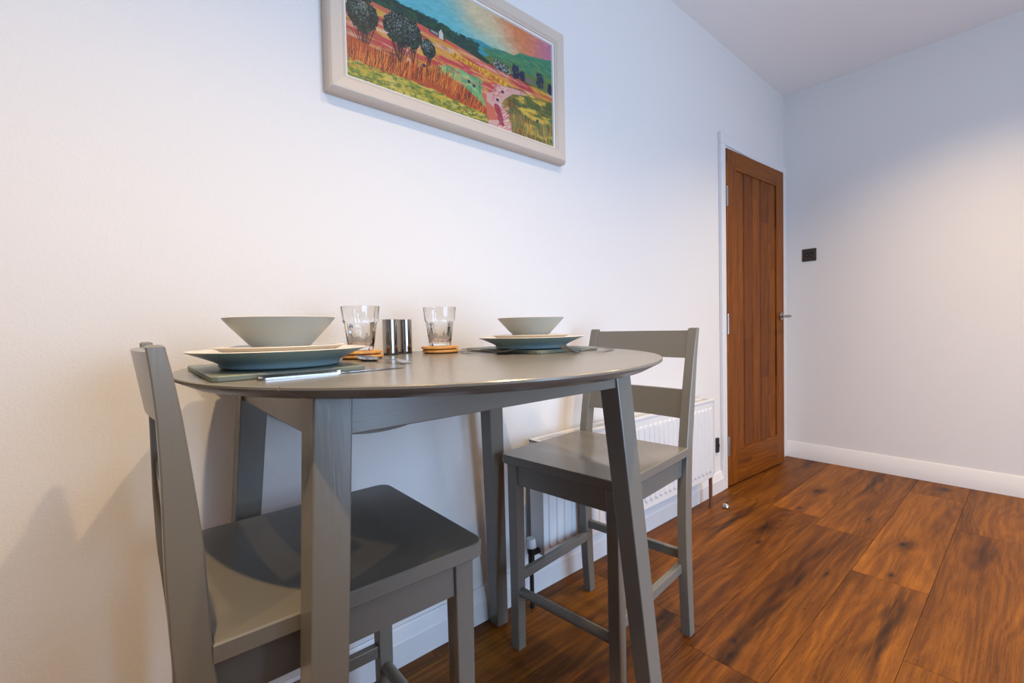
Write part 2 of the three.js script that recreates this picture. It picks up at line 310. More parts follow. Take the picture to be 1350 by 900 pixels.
// ------------------------------------------------------------ the dining table
const TC = { x: 0.54, z: 0.327, h: 0.9085, sx: 0.0053, sz: -0.0045, R: 0.48 };
const topY = (x, z) => TC.h + TC.sx * (x - TC.x) + TC.sz * (z - TC.z);
{
  const t = thing('dining_table', 'round grey painted drop-leaf dining table with splayed legs', 'table', [TC.x, 0, TC.z]);
  t.rotation.set(0.0045, 0, 0.0053);
  const R = TC.R, T = 0.019, hz = 0.277, Y = TC.h;
  const lev = [[0, 0.027], [0.0135, 0.001], [0.0145, 0], [T - 0.0015, 0], [T, 0.0015]];
  const midLoop = (y, ins, z0, z1) => { const o = [], n = 40, r = R - ins; for (let i = 0; i <= n; i++) { const z = z0 + (z1 - z0) * i / n; o.push([Math.sqrt(r * r - z * z), y, z]); } for (let i = n; i >= 0; i--) { const z = z0 + (z1 - z0) * i / n; o.push([-Math.sqrt(r * r - z * z), y, z]); } return o; };
  const leafLoop = (y, ins, gap) => { const o = [], n = 72, r = R - ins, a0 = Math.asin((hz + gap) / r); for (let i = 0; i <= n; i++) { const a = a0 + (Math.PI - 2 * a0) * i / n; o.push([r * Math.cos(a), y, r * Math.sin(a)]); } return o; };
  const g0 = outward(loft(lev.map(([y, i]) => midLoop(Y - T + y, i, -hz, hz - 0.0008)), 0.35), 0.35);
  part('tabletop', metreUV(g0, 'x'), M.paint, t);
  const g1 = outward(loft(lev.map(([y, i]) => leafLoop(Y - T + y, i, 0.0008)), 0.35));
  part('front_leaf', metreUV(g1.clone(), 'x', 0.3, 0.2), M.paint, t);
  const g2 = outward(loft(lev.map(([y, i]) => leafLoop(y - T, i, 0)), 0.35));
  g2.translate(0, 0, -hz); g2.rotateX(Math.PI / 2); // turned down about its hinge
  g2.translate(0, Y - 0.014, -hz - 0.021 + 0.0);
  part('rear_leaf', metreUV(g2, 'x', 0.1, 0.7), M.paint, t);
  for (const x of [-0.25, 0.25]) part('hinge', rb(x - 0.03, x + 0.03, Y - T - 0.002, Y - T, -hz - 0.004, -hz + 0.03, 0), M.brushed, t);
  // legs: splayed outwards, tapering
  const cx = -0.005, cz = 0.016, hx = 0.347 - 0.026, hzz = 0.257 - 0.026, sp = 0.068, yt = Y - T, s1 = 0.026, s0 = 0.0215;
  for (const sx of [-1, 1]) for (const sz of [-1, 1]) {
    const at = (y) => [cx + sx * (hx + sp * (0.86 - y)), y, cz + sz * (hzz + sp * (0.86 - y))];
    part('leg', metreUV(bar(at(0), at(yt), [s0, s0], [s1, s1], 0.0025), 'y', sx * 0.3, sz * 0.4), M.paint, t);
  }
  const yb = 0.832;
  for (const sz of [-1, 1]) { const z = cz + sz * (hzz + 0.01); part('apron', rb(cx - hx + 0.02, cx + hx - 0.02, yb, yt, z - 0.011, z + 0.011, 0.002, 'x', sz * 0.3), M.paint, t); }
  for (const sx of [-1, 1]) { const x = cx + sx * (hx + 0.01); part('apron', rb(x - 0.011, x + 0.011, yb, yt, cz - hzz + 0.02, cz + hzz - 0.02, 0.002, 'z', sx * 0.3), M.paint, t); }
  part('leaf_support', [rb(0.17, 0.205, yt - 0.024, yt, 0.03, 0.3, 0.002, 'z')], M.paint, t, 'sliding support bar under the front leaf');
}
// ------------------------------------------------------------ two counter chairs
function interp(tab, y) { let i = 0; while (i + 2 < tab.length && y > tab[i + 1][0]) i++; const [a, va] = tab[i], [b, vb] = tab[i + 1]; const t = Math.max(0, Math.min(1, (y - a) / (b - a))); return va + (vb - va) * t; }
function makeChair(label, pos, turn, rake) {
  const c = thing('dining_chair', label, 'chair', pos, turn, 'grey counter-height dining chairs');
  const HS = 0.594, TH = 0.026;
  // saddle seat, back at +x
  const nx = 28, nz = 28, sg = new THREE.BoxGeometry(1, 1, 1, nx, 3, nz), p = sg.attributes.position;
  const lvl = [[0, 0.0025], [0.0025, 0], [TH - 0.0025, 0], [TH, 0.0025]];
  for (let i = 0; i < p.count; i++) {
    let u = p.getX(i) * 2, v = p.getZ(i) * 2; const k = Math.round((p.getY(i) + 0.5) * 3), [ly, ins] = lvl[k];
    const hw = 0.208 - 0.006 * (u + 1) / 2, hl = 0.205, r = 0.026;
    let x = u * hl, z = v * hw; const ex = Math.abs(x) - (hl - r), ez = Math.abs(z) - (hw - r);
    if (ex > 0 && ez > 0 && u < 0) { const l = Math.hypot(ex, ez), m = Math.max(ex, ez); x = Math.sign(x) * (hl - r + ex / l * m); z = Math.sign(z) * (hw - r + ez / l * m); }
    x *= (hl - ins) / hl; z *= (hw - ins) / hw;
    let y = HS - TH + ly;
    if (k === 3) { const a = Math.max(0, 1 - Math.pow((x - 0.05) / 0.15, 2)), b = Math.max(0, 1 - Math.pow(Math.abs(z) / 0.185, 2.5)); y -= 0.0085 * a * b; }
    p.setXYZ(i, x, y, z);
  }
  part('seat', metreUV(toCreasedNormals(sg, 0.45), 'x', rake, 0), M.paint, c);
  // back posts, one piece from floor to top
  const F = [[0, 0.214], [0.12, 0.203], [0.25, 0.194], [0.36, 0.191], [0.48, 0.196], [0.595, 0.205], [0.69, 0.208], [0.75, 0.212], [0.81, 0.218], [0.87, 0.2245], [0.92, 0.2315], [0.96, 0.239]];
  const B = [[0, 0.246], [0.12, 0.238], [0.25, 0.233], [0.36, 0.231], [0.48, 0.2365], [0.595, 0.2455], [0.69, 0.248], [0.75, 0.248], [0.81, 0.248], [0.87, 0.2495], [0.92, 0.253], [0.96, 0.257]];
  const lean = (y) => y < 0.6 ? 0 : (rake - 1) * 0.034 * (y - 0.6) / 0.36;
  const fx = (y) => interp(F, y) + lean(y), bx = (y) => interp(B, y) + lean(y);
  for (const s of [-1, 1]) {
    const zo = s * 0.199, zi = s * 0.169, lv = [], ys = []; for (let i = 0; i <= 44; i++) ys.push(0.957 * i / 44);
    ys.push(0.9595);
    ys.forEach((y, i) => { const e = i === ys.length - 1 ? 0.003 : 0, a = fx(y) + e, b = bx(y) - e, o = zo - s * e, n = zi + s * e, q = 0.002; lv.push([[a + q, y, o], [b - q, y, o], [b, y, o - s * q], [b, y, n + s * q], [b - q, y, n], [a + q, y, n], [a, y, n + s * q], [a, y, o - s * q]]); });
    part('back_post', metreUV(outward(loft(lv, 0.5)), 'y', s * 0.4, rake), M.paint, c);
    part('front_leg', metreUV(bar([-0.17, 0, s * 0.171], [-0.169, HS - TH, s * 0.171], [0.0155, 0.0155], [0.0185, 0.0175], 0.0025), 'y', s * 0.2, 0.4 + rake), M.paint, c);
    part('side_apron', rb(-0.155, 0.212, 0.503, HS - TH, s * 0.171 - 0.011, s * 0.171 + 0.011, 0.0015, 'x', 0.2 * s), M.paint, c);
    part('side_stretcher', rb(-0.158, 0.205, 0.2, 0.229, s * 0.171 - 0.009, s * 0.171 + 0.009, 0.003, 'x', 0.5 * s), M.paint, c);
  }
  part('front_apron', rb(-0.181, -0.159, 0.503, HS - TH, -0.156, 0.156, 0.0015, 'z'), M.paint, c);
  part('rear_apron', rb(0.207, 0.229, 0.503, HS - TH, -0.171, 0.171, 0.0015, 'z'), M.paint, c);
  part('rear_stretcher', rb(0.206, 0.224, 0.24, 0.268, -0.171, 0.171, 0.003, 'z'), M.paint, c);
  part('foot_rail', clean(cyl(0.0135, 0.33, 20).rotateX(Math.PI / 2).translate(-0.17, 0.175, 0)), M.paint, c);
  // two slats bowed backwards
  for (const [y0, y1, name] of [[0.864, 0.951, 'top_rail'], [0.678, 0.766, 'back_slat']]) {
    const lv = [], n = 24;
    for (let i = 0; i <= n; i++) {
      const z = -0.171 + 0.342 * i / n, bow = 0.015 * (1 - Math.pow(z / 0.171, 2)), sec = [];
      for (const [y, o] of [[y0, 0.004], [y1, 0.004], [y1, 0.018], [y0, 0.018]]) sec.push([fx(y) + o + bow - (y === y1 ? 0.001 : 0), y, z]);
      lv.push(sec);
    }
    part(name, metreUV(outward(loft(lv, 0.5)), 'z', y0, rake), M.paint, c);
  }
  return c;
}
makeChair('grey wooden chair tucked under the table beside the radiator', [1.074, 0, 0.336], 0.0993, 2.5);
makeChair('grey wooden chair with its seat mostly in the shadow of the table', [0.279, 0, 0.362], Math.PI - 0.012, 1);

// ------------------------------------------------------------ place settings
function placeSetting(cx, cz, side, who) {
  // side -1: sitter at the left end, +1: sitter at the right end beside the radiator
  const mx = cx + (side < 0 ? -0.008 : 0.027), mz = cz - 0.035, my = topY(mx, mz), mt = 0.008;
  const mat = thing('placemat', `grey green placemat at the ${who}`, 'placemat', [mx, my + 0.0003, mz]);
  mat.rotation.set(0.0045, 0, 0.0053);
  {
    const w = 0.1075, d = 0.1475, r = 0.012, loop = (y, e) => { const o = []; for (const [sx, sz, a0] of [[1, 1, 0], [-1, 1, 90], [-1, -1, 180], [1, -1, 270]]) for (let k = 0; k <= 6; k++) { const a = (a0 + 15 * k) * D2R; o.push([sx * (w - r) + (r - e) * Math.cos(a), y, sz * (d - r) + (r - e) * Math.sin(a)]); } return o; };
    part('mat_board', metreUV(outward(loft([loop(0, 0.001), loop(0.0012, 0), loop(mt - 0.0015, 0), loop(mt, 0.0015)], 0.5)), 'x'), M.mat, mat);
  }
  const by = topY(cx, cz) + mt + 0.0012;
  const plate = thing('dinner_plate', `wide dinner plate with blue green underside at the ${who}`, 'plate', [cx, by, cz]);
  part('underside', lathe([[0, 0.004], [0.078, 0.004], [0.081, 0], [0.088, 0], [0.0905, 0.003], [0.0915, 0.008], [0.1, 0.0125], [0.118, 0.0205], [0.1335, 0.0265], [0.135, 0.0278]], 96), M.glazeOut, plate);
  part('eating_face', lathe([[0.135, 0.0278], [0.1345, 0.0288], [0.132, 0.0287], [0.115, 0.0225], [0.096, 0.0145], [0.086, 0.0112], [0, 0.0108]], 96), M.cream, plate, 'cream glazed face');
  const side2 = thing('side_plate', `small cream plate between bowl and dinner plate at the ${who}`, 'plate', [cx, by + 0.0114, cz]);
  part('underside', lathe([[0, 0.003], [0.052, 0.003], [0.055, 0], [0.06, 0], [0.062, 0.004], [0.08, 0.0115], [0.0985, 0.0205], [0.1, 0.0218]], 80), M.cream, side2);
  part('eating_face', lathe([[0.1, 0.0218], [0.0993, 0.0228], [0.097, 0.0225], [0.08, 0.0155], [0.066, 0.0095], [0.058, 0.0075], [0, 0.0072]], 80), M.cream, side2);
  const bowl = thing('bowl', `pale duck egg conical bowl stacked on plates at the ${who}`, 'bowl', [cx, by + 0.0114 + 0.0078, cz]);
  const yb = 0.9955 - (by + 0.0192);
  part('outer_wall', lathe([[0, 0.003], [0.03, 0.003], [0.032, 0], [0.036, 0], [0.038, 0.003], [0.0445, yb * 0.22], [0.06, yb * 0.5], [0.075, yb * 0.78], [0.0843, yb - 0.002], [0.085, yb]], 80), M.glazeBowl, bowl);
  part('inner_wall', lathe([[0.085, yb], [0.0842, yb + 0.0008], [0.0828, yb + 0.0002], [0.073, yb * 0.8], [0.057, yb * 0.52], [0.041, yb * 0.24], [0.03, 0.0075], [0, 0.006]], 80), M.cream, bowl, 'cream glazed inside');
  return { plate, by };
}
const WHO = ['knife end of the table', 'radiator end of the table'];
placeSetting(0.205, 0.379, -1, WHO[0]);
placeSetting(0.8, 0.357, 1, WHO[1]);

// cutlery: thin shells along +x from the handle end (0) to the tip (L)
function shell(L, n, width, height, dish, th = 0.0016, m = 8, t0 = 0, t1 = 1) {
  const lv = [];
  for (let i = 0; i <= n; i++) {
    const t = t0 + (t1 - t0) * i / n, w = width(t), y = height(t), d = dish(t), top = [], bot = [];
    for (let j = 0; j <= m; j++) { const s = -1 + 2 * j / m, yy = y + d * (s * s - 1), edge = 1 - 0.55 * Math.pow(Math.abs(s), 3); top.push([t * L, yy + th * edge, s * w]); bot.push([t * L, yy, s * w]); }
    lv.push([...top, ...bot.reverse()]);
  }
  return outward(loft(lv, 0.7));
}
const handleW = (t) => t < 0.03 ? 0.004 + 0.0055 * Math.sqrt(Math.max(0, t) / 0.03) : 0.0095 - 0.0065 * sst(0.05, 0.55, t);
function lay(o, x, z, turn) { o.position.set(x, topY(x, z), z); o.rotation.y = turn; return o; }
function makeSpoon(label) {
  const s = thing('spoon', label, 'spoon', [0, 0, 0], 0, 'dessert spoons'), L = 0.185;
  const hh = (t) => 0.001 + 0.010 * Math.sin(Math.PI * Math.min(1, t / 0.72)) * 0.7;
  part('handle', shell(L, 26, handleW, hh, () => 0, 0.0022, 4, 0, 0.68), M.steel, s);
  part('spoon_bowl', shell(L, 26, (t) => { const q = (t - 0.835) / 0.165; return Math.max(0.0028, 0.021 * Math.sqrt(Math.max(0, 1 - q * q)) * (q < 0 ? 1 - 0.12 * q * q : 1)); }, (t) => { const q = (t - 0.66) / 0.34; return hh(t) * (1 - q) + 0.0095 * q + 0.0015; }, (t) => 0.0085 * Math.pow(Math.max(0, 1 - Math.pow((t - 0.84) / 0.165, 2)), 0.8), 0.0012, 12, 0.66, 1), M.steel, s);
  return s;
}
function makeKnife(label) {
  const s = thing('table_knife', label, 'knife', [0, 0, 0], 0, 'table knives'), L = 0.225;
  part('handle', shell(L, 22, (t) => t < 0.03 ? 0.005 + 0.0035 * Math.sqrt(t / 0.03) : 0.0085 - 0.0025 * t / 0.5, () => 0.0006, () => 0, 0.0062, 6, 0, 0.5), M.steel, s);
  part('blade', shell(L, 22, (t) => { const q = (t - 0.49) / 0.51; return 0.0095 * Math.sqrt(Math.max(0.01, 1 - Math.pow(q, 6))) * (0.55 + 0.45 * sst(0, 0.2, q)); }, () => 0.0022, () => 0, 0.0018, 4, 0.49, 1), M.steel, s);
  return s;
}
function makeFork(label) {
  const s = thing('fork', label, 'fork'), L = 0.19;
  const hh = (t) => 0.001 + 0.007 * Math.sin(Math.PI * Math.min(1, t / 0.76)) + 0.019 * Math.pow(Math.max(0, (t - 0.74) / 0.26), 1.6);
  part('handle', shell(L, 26, handleW, hh, () => 0, 0.0022, 4, 0, 0.66), M.steel, s);
  part('fork_head', shell(L, 16, (t) => 0.003 + 0.0095 * sst(0.63, 0.75, t), hh, () => 0.001, 0.0018, 6, 0.64, 0.79), M.steel, s);
  for (let k = 0; k < 4; k++) {
    const zc = -0.0099 + 0.0066 * k, g = shell(L, 12, (t) => 0.0022 - 0.0012 * sst(0.9, 1, t), hh, () => 0, 0.0018, 2, 0.775, 1); g.translate(0, 0, zc); part('tine', g, M.steel, s);
  }
  return s;
}
lay(makeKnife('steel table knife lying in front of the placemat by the shadowed chair'), 0.14, 0.512, 0.02);
lay(makeSpoon('steel spoon between plate and shakers, partly behind the plate'), 0.405, 0.445, Math.PI / 2 + 0.09);
lay(makeSpoon('steel spoon beside the plate near the glass on bamboo coasters'), 0.664, 0.236, -Math.PI / 2 + 0.15);
lay(makeFork('steel fork in front of the plate at the radiator end'), 0.935, 0.512, Math.PI + 0.02);
lay(makeKnife('steel table knife behind the plate at the radiator end'), 0.93, 0.155, Math.PI);

// tumblers on stacked bamboo coasters
function tumbler() {
  const H = 0.1, pr = [], seg = 80;
  // [radius, height, depth of the flutes]
  const out = [[0, 0, 0], [0.022, 0, 0], [0.0265, 0.001, 0.3], [0.0282, 0.004, 0.8], [0.0315, 0.03, 1], [0.0348, 0.058, 1], [0.0362, 0.063, 0.7], [0.0392, 0.0665, 0], [0.0402, 0.075, 0], [0.0425, H - 0.001, 0], [0.0424, H, 0]];
  const inn = [[0.0413, H, 0], [0.041, H - 0.001, 0], [0.038, 0.07, 0], [0.035, 0.06, 0], [0.0285, 0.016, 0], [0.024, 0.0105, 0], [0, 0.009, 0]];
  for (const q of [...out, ...inn]) pr.push(q);
  const pos = [], idx = [];
  for (const [r, y, f] of pr) for (let i = 0; i < seg; i++) { const a = i / seg * Math.PI * 2, k = r * (1 - 0.055 * f * Math.pow(Math.abs(Math.cos(a * 5)), 0.8) + 0.02 * f); pos.push(k * Math.cos(a), y, k * Math.sin(a)); }
  for (let j = 0; j + 1 < pr.length; j++) for (let i = 0; i < seg; i++) { const a = j * seg + i, b = j * seg + (i + 1) % seg; idx.push(a, a + seg, b, b, a + seg, b + seg); }
  const g = new THREE.BufferGeometry(); g.setAttribute('position', new THREE.BufferAttribute(new Float32Array(pos), 3)); g.setIndex(idx);
  return outward(toCreasedNormals(g.toNonIndexed(), 0.7));
}
const tumblerGeo = tumbler();
const coasterGeo = metreUV(lathe([[0, 0], [0.0425, 0], [0.0425, 0.0026], [0.0468, 0.0028], [0.0475, 0.0036], [0.0475, 0.008], [0.0468, 0.0088], [0, 0.0088]], 64), 'x');
for (const [x, z, where] of [[0.416, 0.2, 'beside the bowl with the spoon'], [0.632, 0.19, 'next to the steel shakers']]) {
  const y = topY(x, z);
  for (const k of [0, 1]) {
    const c = thing('coaster', `${k ? 'upper' : 'lower'} round bamboo coaster under the glass ${where}`, 'coaster', [x + (k ? -0.0015 : 0.0015), y + 0.0002 + k * 0.009, z], rr(0, 3), 'bamboo coasters');
    part('disc', coasterGeo, M.bamboo, c);
  }
  const g = thing('tumbler', `clear fluted drinking glass ${where}`, 'glass', [x, y + 0.0184, z], rr(0, 1), 'clear tumblers');
  part('glass_body', tumblerGeo, M.glass, g);
}
for (const [x, z, label] of [[0.516, 0.142, 'steel cylinder shaker with a dark base ring, closer to the bowl'], [0.573, 0.108, 'steel cylinder shaker closer to the lone glass']]) {
  const s = thing('shaker', label, 'shaker', [x, topY(x, z), z], 0, 'salt and pepper shakers');
  part('base_ring', lathe([[0, 0], [0.0183, 0], [0.0188, 0.001], [0.0188, 0.004], [0, 0.004]], 48), M.black, s);
  part('body', lathe([[0, 0.004], [0.019, 0.004], [0.0192, 0.005], [0.0192, 0.0885], [0.0186, 0.0895], [0.004, 0.0897], [0, 0.0897]], 64), M.shaker, s);
}
// ------------------------------------------------------------ framed landscape
{
  const X0 = 0.4196, X1 = 1.3052, Y0 = 1.5877, Y1 = 2.0714, w = X1 - X0, h = Y1 - Y0;
  const f = thing('framed_picture', 'colourful landscape painting in a wide cream frame', 'picture', [X0, Y0, 0.003]);
  const corner = [[0, 0], [w, 0], [w, h], [0, h]], inn = [[1, 1], [-1, 1], [-1, -1], [1, -1]];
  const rails = (prof, name, m) => { for (let k = 0; k < 4; k++) { const sec = (c) => prof.map(([i, z]) => [corner[c][0] + inn[c][0] * i, corner[c][1] + inn[c][1] * i, z]); part(name, metreUV(outward(loft([sec(k), sec((k + 1) % 4)], 0.2), 0.2), k % 2 ? 'y' : 'x', k * 0.3), m, f); } };
  rails([[0, 0], [0, 0.02], [0.0035, 0.029], [0.009, 0.035], [0.012, 0.036], [0.04, 0.032], [0.046, 0.027], [0.05, 0.026], [0.05, 0]], 'frame_rail', M.frameWood);
  rails([[0.05, 0.004], [0.05, 0.0225], [0.0545, 0.0205], [0.0565, 0.012], [0.0565, 0.004]], 'white_slip', M.slip);
  const CW = 1552, CH = 748, cv = document.createElement('canvas'); cv.width = CW; cv.height = CH; const g = cv.getContext('2d');
  const PX = (u) => u * CW, PY = (v) => (1 - v) * CH;
  const poly = (pts, fill) => { g.beginPath(); pts.forEach(([u, v], i) => i ? g.lineTo(PX(u), PY(v)) : g.moveTo(PX(u), PY(v))); g.closePath(); g.fillStyle = fill; g.fill(); };
  const col = (a, k = 1) => `rgba(${a.map((v) => Math.round(v)).join(',')},${k})`;
  const dab = (u, v, ru, rv, c, rot = 0) => { g.save(); g.translate(PX(u), PY(v)); g.rotate(rot); g.beginPath(); g.ellipse(0, 0, ru * CW, rv * CH, 0, 0, 7); g.fillStyle = c; g.fill(); g.restore(); };
  const line = (u0, v0, u1, v1, wd, c) => { g.beginPath(); g.moveTo(PX(u0), PY(v0)); g.lineTo(PX(u1), PY(v1)); g.lineWidth = wd; g.strokeStyle = c; g.stroke(); };
  // sky: blue to cream to orange to rose, brushed on
  const skyAt = (u, v) => { const a = u * 0.8 + v * 0.25; let c = mix([70, 170, 205], [110, 190, 200], sst(0.1, 0.5, a)); c = mix(c, [222, 205, 165], sst(0.5, 0.68, a)); c = mix(c, [222, 132, 84], sst(0.72, 0.88, a)); c = mix(c, [196, 120, 150], sst(0.88, 1.04, a + 0.25 * (0.95 - v))); return mix(c, [90, 190, 200], 0.75 * sst(0.9, 0.6, v) * (1 - sst(0.55, 0.9, u))); };
  g.fillStyle = 'rgb(120,180,195)'; g.fillRect(0, 0, CW, CH);
  for (let i = 0; i < 5200; i++) { const u = rnd(), v = 0.5 + 0.5 * rnd(), c = skyAt(u, v), j = rr(-16, 16); dab(u, v, rr(0.012, 0.03), rr(0.008, 0.02), col([c[0] + j, c[1] + j, c[2] + j], 0.5), rr(-0.5, 0.2)); }
  // far hills at the right, dark wooded ridge at the left
  poly([[0.5, 0.6], [0.55, 0.675], [0.62, 0.69], [0.68, 0.71], [0.76, 0.72], [0.8, 0.775], [0.86, 0.79], [1, 0.85], [1, 0.4], [0.5, 0.4]], 'rgb(62,138,104)');
  poly([[0.48, 0.64], [0.52, 0.69], [0.58, 0.705], [0.66, 0.69], [0.72, 0.7], [0.8, 0.66], [0.7, 0.6], [0.5, 0.58]], 'rgb(56,150,168)');
  poly([[0.55, 0.5], [0.62, 0.62], [0.75, 0.67], [1, 0.7], [1, 0.45]], 'rgb(96,120,62)');
  for (let i = 0; i < 420; i++) { const u = rr(0.6, 1), v = rr(0.62, 0.62 + 0.2 * (u - 0.5) / 0.5); dab(u, v, rr(0.01, 0.03), rr(0.004, 0.012), col(rnd() < 0.5 ? [44, 120, 96] : [96, 150, 92], 0.45), 0.1); }
  poly([[0, 0.68], [0.1, 0.71], [0.2, 0.685], [0.32, 0.69], [0.4, 0.66], [0.49, 0.64], [0.62, 0.56], [0.6, 0.4], [0, 0.4]], 'rgb(24,62,52)');
  for (let i = 0; i < 700; i++) { const u = rr(0, 0.56), v = rr(0.57, 0.69 - 0.1 * Math.max(0, u - 0.35)); dab(u, v, rr(0.004, 0.016), rr(0.006, 0.018), col([[18, 48, 48], [30, 82, 62], [20, 60, 70], [52, 92, 52]][Math.floor(rnd() * 4)], 0.6)); }
  // fields in long bands
  const bands = [[[0, 0.6], [0.1, 0.6], [0.3, 0.6], [0.5, 0.56], [0.7, 0.5], [1, 0.47], [1, 0], [0, 0], 'rgb(206,110,84)'], [[0, 0.56], [0.12, 0.555], [0.3, 0.53], [0.45, 0.5], [0.6, 0.45], [0.45, 0.42], [0, 0.44], 'rgb(104,132,66)'], [[0, 0.47], [0.2, 0.47], [0.4, 0.5], [0.56, 0.46], [0.75, 0.42], [0.6, 0.3], [0, 0.25], 'rgb(226,146,120)'],
    [[0.24, 0.6], [0.4, 0.57], [0.56, 0.52], [0.78, 0.44], [0.74, 0.42], [0.5, 0.49], [0.28, 0.56], 'rgb(214,92,70)'], [[0.4, 0.46], [0.5, 0.49], [0.6, 0.46], [0.76, 0.42], [0.7, 0.39], [0.55, 0.43], 'rgb(222,170,52)'], [[0.62, 0.55], [0.8, 0.53], [1, 0.49], [1, 0.43], [0.8, 0.45], [0.62, 0.5], 'rgb(128,44,34)'], [[0, 0.42], [0.1, 0.4], [0.2, 0.34], [0.3, 0.3], [0.1, 0.26], [0, 0.28], 'rgb(150,84,48)'],
    [[0.33, 0.32], [0.42, 0.38], [0.52, 0.36], [0.567, 0.35], [0.575, 0.24], [0.6, 0.15], [0.45, 0.2], 'rgb(120,176,104)'], [[0.33, 0.34], [0.38, 0.44], [0.5, 0.41], [0.42, 0.35], 'rgb(206,70,92)'], [[0.56, 0.36], [0.68, 0.4], [0.76, 0.38], [0.68, 0.3], [0.58, 0.25], 'rgb(196,84,48)']];
  for (const b of bands) poly(b.slice(0, -1), b[b.length - 1]);
  for (let i = 0; i < 2600; i++) { const u = rnd(), v = rr(0.26, 0.57 - 0.07 * u), a = fbm(u * 5 + 3, v * 26, 33, 3), c = [[214, 96, 70], [228, 168, 142], [196, 64, 74], [222, 168, 60], [232, 190, 170], [150, 60, 40], [220, 120, 60]][Math.floor(a * 6.99)]; dab(u, v, rr(0.01, 0.035), rr(0.003, 0.009), col(c, 0.42), 0.12 + 0.1 * (u - 0.3)); }
  for (let i = 0; i < 160; i++) { const t = rnd(); dab(0.43 + 0.28 * t, 0.478 - 0.06 * t + rr(-0.012, 0.014), 0.006, 0.014, col(rnd() < 0.5 ? [236, 188, 50] : [190, 120, 30], 0.8)); }
  for (let i = 0; i < 220; i++) { const u = rr(0.34, 0.57), v = rr(0.2, 0.37); if (v < 0.37 - 0.6 * Math.max(0, 0.42 - u)) dab(u, v, rr(0.01, 0.022), rr(0.008, 0.018), col([[130, 190, 120], [92, 160, 110], [180, 204, 130]][Math.floor(rnd() * 3)], 0.5)); }
  // church with its tower
  poly([[0.325, 0.6], [0.325, 0.575], [0.4, 0.555], [0.4, 0.585]], 'rgb(90,78,84)'); poly([[0.37, 0.56], [0.37, 0.61], [0.38, 0.64], [0.39, 0.61], [0.39, 0.56]], 'rgb(214,204,196)'); poly([[0.335, 0.585], [0.335, 0.6], [0.365, 0.595], [0.365, 0.578]], 'rgb(170,160,158)');
  // right: brown and yellow bank, path
  poly([[0.62, 0.25], [0.74, 0.39], [0.84, 0.42], [1, 0.44], [1, 0], [0.7, 0], [0.66, 0.1]], 'rgb(150,128,56)');
  for (let i = 0; i < 420; i++) { const u = rr(0.72, 1), v = rr(0, 0.42); dab(u, v, rr(0.01, 0.03), rr(0.006, 0.018), col([[196, 176, 62], [120, 84, 40], [76, 96, 50], [220, 190, 70], [60, 120, 96]][Math.floor(fbm(u * 8, v * 12, 50, 2) * 4.99)], 0.55)); }
  poly([[0.8, 0.42], [0.66, 0.39], [0.65, 0.33], [0.6, 0.26], [0.6, 0.2], [0.67, 0.15], [0.66, 0.07], [0.58, 0.03], [0.55, 0], [0.74, 0], [0.735, 0.06], [0.72, 0.14], [0.68, 0.22], [0.7, 0.28], [0.75, 0.36], [0.84, 0.4]], 'rgb(216,170,160)');
  for (let i = 0; i < 260; i++) { const t = rnd(), u = t < 0.5 ? 0.62 + 0.2 * rr(-0.1, 1) * (0.5 - t) + 0.02 : 0.69 + rr(-0.03, 0.04), v = t < 0.5 ? 0.24 + 0.28 * (0.5 - t) : 0.22 * (1 - t) * 2 + rr(-0.01, 0.01); dab(u, v, rr(0.006, 0.018), rr(0.003, 0.008), col([[236, 208, 196], [206, 130, 140], [190, 110, 110], [226, 186, 150]][i % 4], 0.55), -0.5); }
  for (let i = 0; i < 120; i++) { const t = rnd(); dab(0.655 + rr(-0.012, 0.012) + 0.03 * t, 0.2 - 0.16 * t, 0.006, 0.012, col(rnd() < 0.6 ? [170, 40, 60] : [150, 90, 110], 0.7)); }
  // trees: many stems and a dark head with pale blossom
  const tree = (u, base, top, hw, n) => { for (let i = 0; i < n; i++) { const a = rr(-1, 1); line(u + a * 0.006, base, u + a * hw * 0.8, base + (top - base) * rr(0.35, 0.75), rr(2, 4), 'rgb(40,26,26)'); } for (let i = 0; i < n * 26; i++) { const a = rr(0, 6.28), q = Math.sqrt(rnd()), uu = u + Math.cos(a) * q * hw, vv = base + (top - base) * (0.68 + 0.34 * Math.sin(a) * q * (1 - 0.2 * Math.abs(Math.cos(a)))); dab(uu, vv, rr(0.003, 0.008), rr(0.006, 0.015), col([[14, 28, 32], [24, 54, 46], [10, 18, 24], [44, 76, 66]][Math.floor(rnd() * 4)], 0.85)); } for (let i = 0; i < n * 9; i++) { const a = rr(0, 6.28), q = Math.pow(rnd(), 0.7); dab(u - 0.004 + Math.cos(a) * q * hw * 0.8, base + (top - base) * (0.78 + 0.24 * Math.sin(a) * q), 0.0011, 0.0022, 'rgba(216,226,224,0.8)'); } };
  tree(0.06, 0.205, 0.62, 0.055, 22); tree(0.2, 0.235, 0.6, 0.062, 26); tree(0.25, 0.27, 0.6, 0.04, 14); tree(0.32, 0.3, 0.5, 0.03, 12);
  for (const [u, v, s] of [[0.66, 0.545, 1], [0.69, 0.545, 0.9], [0.72, 0.54, 0.9], [0.77, 0.55, 1.5], [0.81, 0.55, 1], [0.92, 0.57, 1.7], [0.99, 0.54, 1.2]]) for (let i = 0; i < 60; i++) dab(u + rr(-0.013, 0.013) * s * Math.sqrt(1 - Math.pow((i / 60) * 1.6 - 0.8, 2)), v + (-0.02 + 0.075 * i / 60) * s, 0.005, 0.012, col(u < 0.75 ? [[190, 200, 196], [40, 60, 60], [30, 44, 60]][i % 3] : [[24, 30, 70], [30, 48, 92], [20, 24, 46]][i % 3], 0.8));
  poly([[0.83, 0.54], [0.83, 0.565], [0.86, 0.575], [0.88, 0.56], [0.88, 0.535]], 'rgb(120,104,110)');
